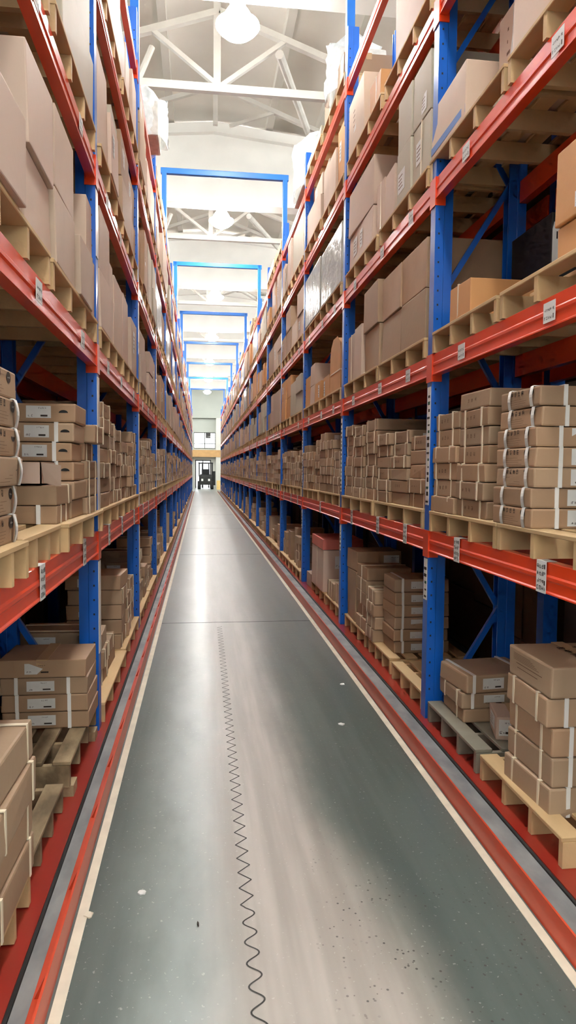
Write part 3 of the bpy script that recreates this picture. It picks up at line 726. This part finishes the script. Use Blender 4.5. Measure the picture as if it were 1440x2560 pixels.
# ------------------------------------------------------------------ every other bay
NF = 4       # bays with individual flat cartons
NB = 7       # bays with individual large cartons
NP = 12      # bays with individual pallets
mats_l = {1: ['cardpale', 'cardpale', 'cardgrey', 'card', 'cardorange'], -1: ['cardpale', 'cardpale', 'cardpale', 'cardgrey', 'card']}
wname = {'cardpale': 'tan carton', 'cardgrey': 'greyish carton', 'card': 'brown carton', 'cardorange': 'orange-brown carton', 'shrink': 'wrapped load'}
WR = [0]
done = {(1, 'F', 2), (1, 'B', 2), (1, 'A', 0), (1, 'B', 0), (1, 'C', 0), (1, 'D', 0), (1, 'F', 0), (1, 'F', 1), (1, 'B', 1), (1, 'C', 1), (1, 'D', 1), (-1, 'A', 0), (-1, 'B', 0), (-1, 'B', 1), (-1, 'C', 0), (-1, 'D', 0), (-1, 'F', 0)}
for side in (1, -1):
    s = 'right' if side > 0 else 'left'; XF = XR if side > 0 else XL
    for k in range(0, NPOST - 1):
        for lv in 'FABCDE':
            if (side, lv, k) in done: continue
            if k == 0 and lv == 'E': continue
            ya, yb = py(k) + .09, py(k + 1) - .09
            z = LV[lv] if lv != 'F' else .02
            mid = (ya + yb) / 2
            if lv == 'E' and R.random() < .5: continue
            for (a, b_) in ((ya, mid - .02), (mid + .02, yb)):
                if k < NP: pallet(side, lv, k, a, b_, D=.7, out=R.uniform(0, .02), parts=k < 3, z=z)
                else:
                    far_pal[side].box(XF, XF + side * .7, a, b_, z + PAL_H - .02, z + PAL_H)
                    for q in (0, .25, .5, .75, 1): far_pal[side].box(XF, XF + side * .7, a + q * (b_ - a - .03), a + q * (b_ - a - .03) + .03, z, z + PAL_H - .02)
                zp = z + PAL_H
                if lv == 'A':
                    n = 3; w = (b_ - a) / n
                    for i in range(n):
                        hs = [R.choice((.092, .096, .1))] * R.choice((5, 6, 6, 7))
                        y0 = a + i * w + R.uniform(.005, .02); y1 = a + (i + 1) * w - R.uniform(.005, .02)
                        if k < NF: stack(side, lv, k, y0, y1, hs, R.uniform(.44, .52), R.uniform(-.005, .03), feats=[fl_feat(k < 2) for _ in hs], word=FW, name='flat_carton', z=zp, bev=.008 if k < 3 else .006)
                        else: far_stack(far_flat[side], side, y0, y1, zp, hs, .5)
                elif lv == 'F':
                    y = a
                    while y < b_ - .25:
                        w = R.uniform(.3, .46); w = min(w, b_ - y)
                        hs = [R.uniform(.1, .13)] * R.choice((2, 3, 4, 5)) if R.random() < .75 else [R.uniform(.35, .6)]
                        ins = R.uniform(.02, .1)
                        if k < NF:
                            flat = len(hs) > 1
                            stack(side, lv, k, y, y + w - .02, hs, .44, ins, feats=[fl_feat(False) if flat else (('tape',),) for _ in hs], word=FW if flat else 'upright brown carton', name='flat_carton' if flat else 'carton', z=zp, rot=.05)
                        else: far_stack(far_flat[side], side, y, y + w - .02, zp, hs, .44, ins)
                        y += w
                else:
                    hmax = {'B': .72, 'C': .74, 'D': .76, 'E': .3}[lv]
                    typ = R.random(); cells = []
                    if lv == 'E': cells = [(a + .05, b_ - .1, [R.uniform(.12, .26)])]
                    elif typ < .3: cells = [(a, a + (b_ - a) * .5 - .005, [hmax * .48] * 2), (a + (b_ - a) * .5, b_, [hmax * .48] * R.choice((1, 2)))]
                    elif typ < .5: cells = [(a + .02, b_ - .05, [hmax * R.uniform(.75, .95)])]
                    elif typ < .8:
                        y = a
                        for i in range(3):
                            w = (b_ - a) / 3; cells.append((y, y + w - .015, [hmax * R.uniform(.5, .9)])); y += w
                    else: cells = [(a, a + .62, [hmax * .4, hmax * .35]), (a + .66, b_, [hmax * R.uniform(.5, .8)])]
                    mk = R.choice(mats_l[side])
                    wrapped = lv in 'CD' and 2 <= k < 12 and R.random() < .28
                    if wrapped:
                        WR[0] += 1; hh = hmax * R.uniform(.8, .97); L = b_ - a - .06
                        mb = MB(); mb.box(-.29, .29, -L / 2, L / 2, 0, hh)
                        o = mb.build('wrapped_load', M['greygoods'], None, (XF + side * .29, (a + b_) / 2, zp), 0, bevel=.02)
                        lab = f"film-wrapped grey pallet load, {'near' if a < mid - .1 else 'far'} half of {LNAME[lv]}, {s} rack's {ORD[k]} bay"
                        tag(o, lab, 'pallet load', f"film-wrapped loads on the {s} rack")
                        mb = MB(); mb.box(-.294, .294, -L / 2 - .004, L / 2 + .004, .0, hh + .004); mb.build('wrap_film', M['shrink'], o, bevel=.022)
                        continue
                    for (y0, y1, hs) in cells:
                        if k < NB:
                            mm = mk if R.random() < .8 else R.choice(mats_l[side])
                            fts = []
                            for _ in hs:
                                q = R.random(); fts.append((('tape',), ('alabel', .2, .42, .4, .75)) if q < .35 else ((('tape',),) if q < .75 else ()))
                            stack(side, lv, k, y0, y1, hs, R.uniform(.45, .56), R.uniform(-.02, .03), m=mm, feats=fts if k < 5 else None, word=wname[mm], z=zp, rot=.008, bev=.006)
                        else: far_stack(far_box[side], side, y0, y1, zp, hs, .52)
for side in (1, -1):
    s = 'right' if side > 0 else 'left'
    tag(far_flat[side].build('distant_flat_cartons', M['cardstuff']), f"distant flat cartons stacked on lower levels of the {s} rack", 'carton', None, 'stuff')
    tag(far_box[side].build('distant_cartons', M['cardstuff']), f"distant large cartons on upper shelves of the {s} rack", 'carton', None, 'stuff')
    tag(far_pal[side].build('distant_pallets', M['woodstuff']), f"distant wooden pallets under goods of the {s} rack", 'pallet', None, 'stuff')

# ------------------------------------------------------------------ plastic sheets on the top loads
def sheet(loc, w, l, h, name, label, seed, m='film'):
    rng = random.Random(seed); mb = MB(); nu, nv = 22, 16
    for i in range(nu + 1):
        for j in range(nv + 1):
            u = i / nu; a = 2 * math.pi * j / nv
            rr = 1 - .15 * u + .10 * math.sin(a * 3 + seed + u * 2) + rng.uniform(-.05, .05)
            zc = h * (1 - u) if u > .35 else h
            rad = min(1, u / .35) if u < .35 else 1 + (u - .35) * .12
            mb.v.append((w / 2 * rad * rr * math.cos(a), l / 2 * rad * rr * math.sin(a), h * (1 - max(0, u - .35) / .65) + .05 * math.sin(4 * a + u * 5) + rng.uniform(-.015, .015)))
    for i in range(nu):
        for j in range(nv):
            p, q = i * (nv + 1) + j, (i + 1) * (nv + 1) + j; mb.f.append((p, q, q + 1, p + 1))
    return tag(mb.build(name, M[m], None, loc, smooth=True), label, 'plastic sheet', 'plastic sheets over the top loads')
zE = LV['E'] + PAL_H
for i, (side, x, y, w, l, h, lab) in enumerate((
    (1, XR + .20, 7.85, .62, .7, .55, "crumpled clear plastic sheet over a load atop the right rack's third bay"),
    (1, XR + .2, 10.6, .66, 1.1, .72, "crumpled clear plastic sheet atop the right rack's fourth bay"),
    (-1, XL - .05, 9.2, .5, .7, .52, "white plastic sheet hanging over the top of the left rack"))):
    s = 'right' if side > 0 else 'left'
    mb = MB(); mb.box(-w * .42, w * .42, -l * .42, l * .42, 0, h * .8)
    o = mb.build('covered_load', M['greygoods'], None, (x + side * .06, y, zE), bevel=.03)
    tag(o, lab.replace('crumpled clear plastic sheet', 'pale load beneath clear plastic').replace('white plastic sheet hanging over', 'pale load beneath white plastic on') , 'pallet load')
    sheet((x, y, zE), w, l, h, 'plastic_sheet', lab, i * 5 + 2)

# ------------------------------------------------------------------ blue portal frames joining the racks over the aisle
pm_ = None
for n, k in enumerate(range(2, NPOST - 1, 2)):
    y = py(k); root = empty('portal_frame', (0, y, 0))
    tag(root, f"{ORD[n]} blue steel portal frame bridging the racks above the aisle", 'portal frame', 'blue portal frames over the aisle')
    xl, xr = XL - .03, XR + .05; t = .085; zt = 6.98
    if pm_ is None:
        a = MB().box(-t / 2, t / 2, .047, .047 + t, 5.2, zt).mesh('leg', M['bluelight'], bevel=.01)
        c = MB().box(xl - t / 2 - .02, xr + t / 2 + .02, .047, .047 + t, zt - .1, zt).mesh('crossbeam', M['bluelight'], bevel=.01); pm_ = (a, c)
    link('leg', pm_[0], root, (xl, 0, 0)); link('leg', pm_[0], root, (xr, 0, 0)); link('crossbeam', pm_[1], root)

# ------------------------------------------------------------------ floor, kerb strips, guide rails
YB, YE = -7.0, 62.0; XW0, XW1 = -9.0, 10.0
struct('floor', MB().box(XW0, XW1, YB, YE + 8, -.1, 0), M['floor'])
for i, (a, b_) in enumerate(((1.285, XR - .058), (XL + .058, -.51))):
    struct(f'trim_{i+1}', MB().box(a, b_, .2, py(NPOST - 1), 0, .004), M['kerb'])
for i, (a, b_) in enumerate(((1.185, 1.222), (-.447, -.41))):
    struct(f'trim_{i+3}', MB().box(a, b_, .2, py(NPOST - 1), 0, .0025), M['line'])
def rail(side):
    s = 'right' if side > 0 else 'left'; x = 1.230 if side > 0 else -.4565
    root = empty('guide_rail', (x, 0, 0)); tag(root, f"low orange red steel guide rail along the {s} edge of the aisle floor", 'guide rail', 'guide rails on the floor')
    mb = MB(); mb.box(0, side * .008, .2, py(NPOST - 1), 0, .105); mb.build('upright_leg', M['rail'], root)
    mb = MB(); mb.box(side * .008, side * .055, .2, py(NPOST - 1), 0, .008); mb.build('floor_flange', M['rail'], root)
    g = MB(); n = len(g.v)
    for yy in (-.005, .005): g.v += [(side * .008, yy, .008), (side * .05, yy, .008), (side * .008, yy, .095)]
    g.f += [(0, 1, 2), (5, 4, 3), (0, 3, 4, 1), (1, 4, 5, 2), (2, 5, 3, 0)]
    gm = g.mesh('gusset', M['rail'])
    for q in range(90): link('gusset', gm, root, (0, 1.0 + q * .56, 0))
rail(1); rail(-1)
struct('trim_5', MB().box(-.409, 1.184, 7.395, 7.403, 0, .0012), M['seam'])
for i, y in enumerate((13.4, 19.4, 25.4, 31.4)): struct(f'trim_{6+i}', MB().box(-.409, 1.184, y, y + .008, 0, .0012), M['seam'])

# wavy line down the middle of the aisle
mb = MB(); y = 1.6; pts = []
while y < 7.2:
    ph = (y - 1.6) / .105 * 2 * math.pi; cx = .176 + .004 * max(0, y - 2.5)
    w = .023 * math.sin(ph) if y < 2.5 else .026 * math.asin(math.sin(ph)) * 2 / math.pi
    pts.append((cx + w, y)); y += .105 / 16
for (x0, y0), (x1, y1) in zip(pts, pts[1:]):
    d = Vector((x1 - x0, y1 - y0, 0)).normalized(); n = Vector((-d.y, d.x, 0)) * .003
    mb.quad((x0 - n.x, y0 - n.y, .0012), (x0 + n.x, y0 + n.y, .0012), (x1 + n.x, y1 + n.y, .0012), (x1 - n.x, y1 - n.y, .0012))
tag(mb.build('wavy_floor_mark', M['groove'], recalc=False), "dark wavy scratched line running down the middle of the concrete floor", 'floor mark')
# scraps and pale spots on the floor
for i, (x, y, r, m, lab) in enumerate(((-.224, 2.635, .016, 'paper', 'small white paper scrap on the floor near the left rail'),
                                  (-.405, 2.52, .02, 'line', 'pale flat scrap lying against the left guide rail'),
                                  (.902, 4.313, .022, 'paper', 'larger pale spot on the dark floor by the right rail'),
                                  (1.08, 5.136, .02, 'paper', 'smaller pale spot on the floor farther along the right rail'),
                                  (-.008, 2.423, .012, 'ink', 'thin dark sliver on the floor left of the wavy line'))):
    rng = random.Random(i); mb = MB(); n = 9; st = .35 if m == 'ink' else 1
    ring = [(r * st * rng.uniform(.6, 1.1) * math.cos(2 * math.pi * q / n), r * rng.uniform(.6, 1.2) * math.sin(2 * math.pi * q / n)) for q in range(n)]
    for z in (.0005, .004): mb.v += [(a, b_, z + (rng.uniform(0, .004) if z > .001 else 0)) for a, b_ in ring]
    mb.f.append(tuple(range(n))[::-1]); mb.f.append(tuple(range(n, 2 * n)))
    for q in range(n): mb.f.append((q, (q + 1) % n, n + (q + 1) % n, n + q))
    tag(mb.build('floor_fleck', M[m], None, (x, y, 0)), lab, 'scrap')

# ------------------------------------------------------------------ hall: walls, roof, girders, trusses
RX = .3; ZR = 9.98; SL = .095
def zroof(x): return ZR - SL * abs(x - RX)
mb = MB(); mb.box(XW0 - .2, XW0, YB, YE, 0, 6.9); mb.box(XW0 - .2, XW0, YB, YE, 8.6, 10.5); struct('wall_left', mb, M['wall'])
mb = MB(); mb.box(XW1, XW1 + .2, YB, YE, 0, 6.9); mb.box(XW1, XW1 + .2, YB, YE, 8.6, 10.5); struct('wall_right', mb, M['wall'])
mb = MB(); mb.box(XW0, XW1, YB - .2, YB, 0, 4.6); mb.box(XW0, XW1, YB - .2, YB, 8.6, 10.5)
mb.box(XW0, -3.5, YB - .2, YB, 4.6, 8.6); mb.box(4.5, XW1, YB - .2, YB, 4.6, 8.6); struct('wall_back', mb, M['wallpale'])
# added unseen glowing panes, high in side and back walls, to brighten the hall
for i, (x0, x1, y0, y1, z0, z1) in enumerate(((XW0 - .12, XW0 - .1, YB, YE, 6.9, 8.6), (XW1 + .1, XW1 + .12, YB, YE, 6.9, 8.6), (-3.5, 4.5, YB - .12, YB - .1, 4.6, 8.6))):
    struct(f'window_{i+2}', MB().box(x0, x1, y0, y1, z0, z1), M['fill_daylight' if i < 2 else 'fill_daylight_back'])
mb = MB()
mb.extrude([(XW0 - .2, zroof(XW0)), (RX, ZR), (XW1 + .2, zroof(XW1)), (XW1 + .2, zroof(XW1) + .2), (RX, ZR + .2), (XW0 - .2, zroof(XW0) + .2)], 'y', YB - .2, YE + .2)
struct('ceiling', mb, M['deck'])
n = 0
x = -7.6
while x < 9.5:
    if abs(x - RX) > .3:
        z = zroof(x); n += 1
        tag(MB().box(x - .075, x + .075, YB, YE, z - .2, z + .01).build('roof_purlin', M['purlin']), kind='structure')
    x += 1.15
GY = [17 + 7.5 * (i - 1) for i in range(-1, 7)]
gmesh = None
for y in GY:
    if gmesh is None:
        zt, zb = 9.73, 7.9; g = MB(); f = lambda x: zt - SL * abs(x - RX)
        # web
        g.extrude([(XW0, zb), (XW1, zb), (XW1, f(XW1) - .1), (RX, zt - .1), (XW0, f(XW0) - .1)], 'y', -.09, .09)
        # top flange follows the slope, bottom flange is flat
        g.extrude([(XW0, f(XW0) - .22), (RX, zt - .22), (XW1, f(XW1) - .22), (XW1, f(XW1)), (RX, zt), (XW0, f(XW0))], 'y', -.24, .24)
        g.box(XW0, XW1, -.2, .2, zb - .02, zb + .05)
        gmesh = g.mesh('roof_girder', M['white'])
    tag(link('roof_girder', gmesh, None, (0, y, 0)), kind='structure')
def truss(y, n, zc=7.96, apex=9.2, brace=True):
    root = empty('roof_truss', (RX, y, zc))
    tag(root, f"{ORD[n]} pale steel roof truss above the aisle", 'roof truss', 'steel roof trusses')
    P = lambda x, z, dy=0: (x - RX, dy, z - zc)
    xl, xr = -3.2, 3.8; zm = lambda x: apex - (apex - zc) * abs(x - RX) / (3.5) - .0
    MB().box(xl - RX, xr - RX, -.05, .05, -.065, .065).build('bottom_chord', M['truss'], root)
    MB().bar(P(xl, zc + .05), P(RX, apex), .1, .1).build('rafter', M['truss'], root)
    MB().bar(P(RX, apex), P(xr, zc + .05), .1, .1).build('rafter', M['truss'], root)
    MB().bar(P(RX - .04, zc), P(RX - .04, zroof(RX)), .12, .08, up=(0, 1, 0)).build('king_post', M['truss'], root)
    for sx in (-1, 1):
        MB().bar(P(RX, zc + .03), P(RX + sx * 1.1, zm(RX + sx * 1.1)), .085, .07).build('web_strut', M['truss'], root)
    MB().tube(P(RX + 1.0, 8.6), P(RX + 2.3, 9.2, 4.5), .075).build('brace_tube', M['truss'], root)
    MB().tube(P(RX - 1.1, 8.55), P(RX - 1.35, zc), .05).build('web_strut', M['truss'], root)
    # lighter rafters of the next line, farther along
    MB().bar(P(RX, 9.82, 3.4), P(RX + 2.7, 8.85, 3.4), .09, .09).build('rear_rafter', M['truss'], root)
    MB().bar(P(RX, 9.82, 3.4), P(RX - 2.7, 8.85, 3.4), .09, .09).build('rear_rafter', M['truss'], root)
    MB().bar(P(RX, 9.0, 3.4), P(RX, 9.95, 3.4), .1, .08, up=(0, 1, 0)).build('rear_king_post', M['truss'], root)
    MB().bar(P(RX + .3, 9.0, 3.4), P(RX + 1.3, 9.36, 3.4), .06, .06).build('web_strut', M['truss'], root)
for n, y in enumerate([12 + 7.5 * i for i in range(6)]): truss(y, n)

# pendant high-bay lamps
for n, y in enumerate([-5.2, 2.3, 9.83, 17.3, 24.8, 32.3, 39.8, 47.3, 54.8]):
    z = 7.66; root = empty('high_bay_lamp', (.49, y, z))
    vis = n - 2
    tag(root, f"{ORD[vis]} glowing round lamp hanging above the aisle" if vis >= 0 else f"round lamp hanging behind the viewer, {'nearer' if n == 1 else 'farther'} one", 'lamp', 'high bay lamps above the aisle')
    MB().lathe((0, 0, 0), [(.001, -.17), (.1, -.155), (.19, -.11), (.26, -.05), (.3, .0), (.295, .03), (.22, .06)]).build('lens', M['lens'], root, smooth=True)
    MB().lathe((0, 0, 0), [(.225, .062), (.2, .12), (.15, .2), (.12, .24), (.001, .24)]).build('bell', M['bell'], root, smooth=True)
    MB().lathe((0, 0, 0), [(.001, .245), (.1, .245), (.11, .27), (.11, .42), (.08, .46), (.001, .46)], 16).build('housing', M['truss'], root)
    MB().tube((0, 0, .46), (0, 0, zroof(.49) - z), .012, 8).build('hanging_rod', M['truss'], root)

# ------------------------------------------------------------------ far end of the hall
W = M['wallpale']; mb = MB()
# wall with a window above and a doorway below
xa, xb = -.62, 1.28
mb.box(XW0, xa, YE, YE + .3, 0, 10.5); mb.box(xb, XW1, YE, YE + .3, 0, 10.5)
mb.box(xa, xb, YE, YE + .3, 4.92, 10.5); mb.box(xa, xb, YE, YE + .3, 2.8, 3.5)
struct('wall_end', mb, M['wall'])
struct('trim_20', MB().box(XW0, XW1, YE - .5, YE - .02, 6.15, 6.75), M['wall'])
struct('trim_21', MB().box(XW0, XW1, YE - .6, YE - .02, 2.75, 3.35), M['woodbeam'])
struct('trim_22', MB().box(1.32, 1.95, YE - .55, YE - .02, 0, 6.15), M['wallpale'])
wf = MB(); 
for x0, x1, z0, z1 in ((xa, xb, 4.86, 4.92), (xa, xb, 3.5, 3.56), (xa, xa + .05, 3.5, 4.92), (xb - .05, xb, 3.5, 4.92), (.3, .36, 3.5, 4.92), (xa, xb, 3.9, 3.95)): wf.box(x0, x1, YE + .08, YE + .16, z0, z1)
win = struct('window_1', wf, M['frame'])
MB().box(xa, xb, YE + .115, YE + .125, 3.5, 4.92).build('window_pane', M['glass'], win)
sg = MB().box(.42, .85, YE + .02, YE + .05, 4.42, 4.86); sgo = tag(sg.build('notice_board', M['frame']), "dark notice hanging in the upper window at the far end", 'notice')
mb = MB(); glyphs(mb, (.52, YE + .018, 4.52), (1, 0, 0), (0, 0, 1), 3, .09, .02, random.Random(3), 5); mb.build('notice_print', M['paper'], sgo, recalc=False)
df = MB()
for x0, x1, z0, z1 in ((-.5, -.4, 0, 2.5), (.8, .9, 0, 2.5), (.14, .22, 0, 2.5), (-.5, .9, 2.4, 2.5)): df.box(x0, x1, YE + .1, YE + .18, z0, z1)
dr = struct('door_1', df, M['frame'])
MB().box(-.46, .86, YE + .135, YE + .145, 0.02, 2.46).build('door_glass', M['glass'], dr)
mb = MB(); mb.box(xa, -.5, YE + .1, YE + .2, 0, 2.8); mb.box(.9, xb, YE + .1, YE + .2, 0, 2.8); mb.box(-.5, .9, YE + .1, YE + .2, 2.5, 2.8)
struct('wall_doorway', mb, M['wallpale'])
# yellow carton by the pillar
carton(1.6, 57.5, .0, .6, .5, .75, .05, 'yellow', "yellow carton standing on the floor by the far right pillar", None, 1, (('tape',),), 'carton', .012)

# forklift parked at the far end, seen from behind
fx, fy = .40, 58.6
root = empty('forklift', (fx, fy, 0)); root.scale = (1.12, 1.12, 1.12); tag(root, "dark forklift truck parked in front of the far glass door", 'forklift')
mb = MB(); mb.extrude([(-.55, .35), (-.5, .95), (-.3, 1.05), (.9, 1.0), (.9, .3)], 'x', -.5, .5); mb.build('counterweight_body', M['dark'], root, bevel=.03)
mb = MB(); mb.box(-.42, .42, -.2, .5, 1.0, 1.12); mb.box(-.3, .3, .35, .5, 1.1, 1.5); mb.build('seat', M['black'], root, bevel=.03)
mb = MB(); mb.box(-.55, .55, -.3, 1.0, 1.9, 1.99)
for q in range(5): mb.box(-.5 + q * .23, -.46 + q * .23, -.3, 1.0, 1.98, 2.0)
mb.build('overhead_guard', M['black'], root)
for sx in (-.5, .46):
    MB().box(sx - .02, sx + .07, -.3, -.22, .95, 1.93).build('guard_post', M['black'], root); MB().box(sx - .02, sx + .07, .9, .98, .95, 1.93).build('guard_post', M['black'], root)
for sx, sy in ((-.55, -.25), (.37, -.25), (-.6, .8), (.4, .8)):
    MB().tube((sx, sy, .3), (sx + .2, sy, .3), .3, 20).build('wheel', M['dark'], root)
for sx in (-.28, .2): MB().box(sx, sx + .08, 1.05, 1.17, .1, 1.9).build('mast_rail', M['black'], root)
MB().box(.5, .72, -.2, .2, .3, 1.35).build('gas_tank_bracket', M['dark'], root, bevel=.02)
for sx in (-.32, .18): MB().box(sx, sx + .14, -.585, -.55, .62, .78).build('tail_lamp', M['strapw'], root)
for sx in (-.3, .2): MB().box(sx, sx + .1, 1.18, 2.1, .06, .1).build('fork_tine', M['steel'], root)

# ------------------------------------------------------------------ daylight outside, world
w = bpy.data.worlds.new('sky'); sc.world = w; w.use_nodes = True; nt = w.node_tree
bg = nt.nodes['Background']; sky = nt.nodes.new('ShaderNodeTexSky'); sky.sky_type = 'HOSEK_WILKIE'
sky.sun_direction = (.3, .6, .75); sky.turbidity = 9
mx = nt.nodes.new('ShaderNodeMix'); mx.data_type = 'RGBA'; mx.inputs[0].default_value = .75
nt.links.new(sky.outputs[0], mx.inputs[6]); mx.inputs[7].default_value = (.95, 1, 1.05, 1)
nt.links.new(mx.outputs[2], bg.inputs['Color']); bg.inputs['Strength'].default_value = 4.5

# ------------------------------------------------------------------ camera
cam = bpy.data.cameras.new('camera'); co = bpy.data.objects.new('camera', cam); COL.objects.link(co)
yaw, pitch, roll, fpx = .1254, -.06, .0088, 1733.13
Fv = Vector((math.sin(yaw) * math.cos(pitch), math.cos(yaw) * math.cos(pitch), math.sin(pitch)))
R0 = Vector((math.cos(yaw), -math.sin(yaw), 0)); U0 = R0.cross(Fv)
Rv = R0 * math.cos(roll) + U0 * math.sin(roll); Uv = U0 * math.cos(roll) - R0 * math.sin(roll)
co.matrix_world = Matrix(((Rv.x, Uv.x, -Fv.x, 0), (Rv.y, Uv.y, -Fv.y, 0), (Rv.z, Uv.z, -Fv.z, H), (0, 0, 0, 1)))
cam.sensor_fit = 'VERTICAL'; cam.sensor_height = 36; cam.lens = fpx * 36 / 2560; cam.clip_start = .05; cam.clip_end = 300
sc.camera = co

vs = sc.view_settings; vs.view_transform = 'Standard'; vs.look = 'None'; vs.gamma = 1; vs.use_curve_mapping = False
vs.exposure = 0.5
sc.cycles.max_bounces = 5; sc.cycles.diffuse_bounces = 4; sc.cycles.glossy_bounces = 2; sc.cycles.transparent_max_bounces = 8
sc.cycles.sample_clamp_indirect = 6; sc.cycles.use_adaptive_sampling = True; sc.cycles.adaptive_threshold = .04; sc.cycles.adaptive_min_samples = 12
try: sc.cycles.use_denoising = True
except Exception: pass
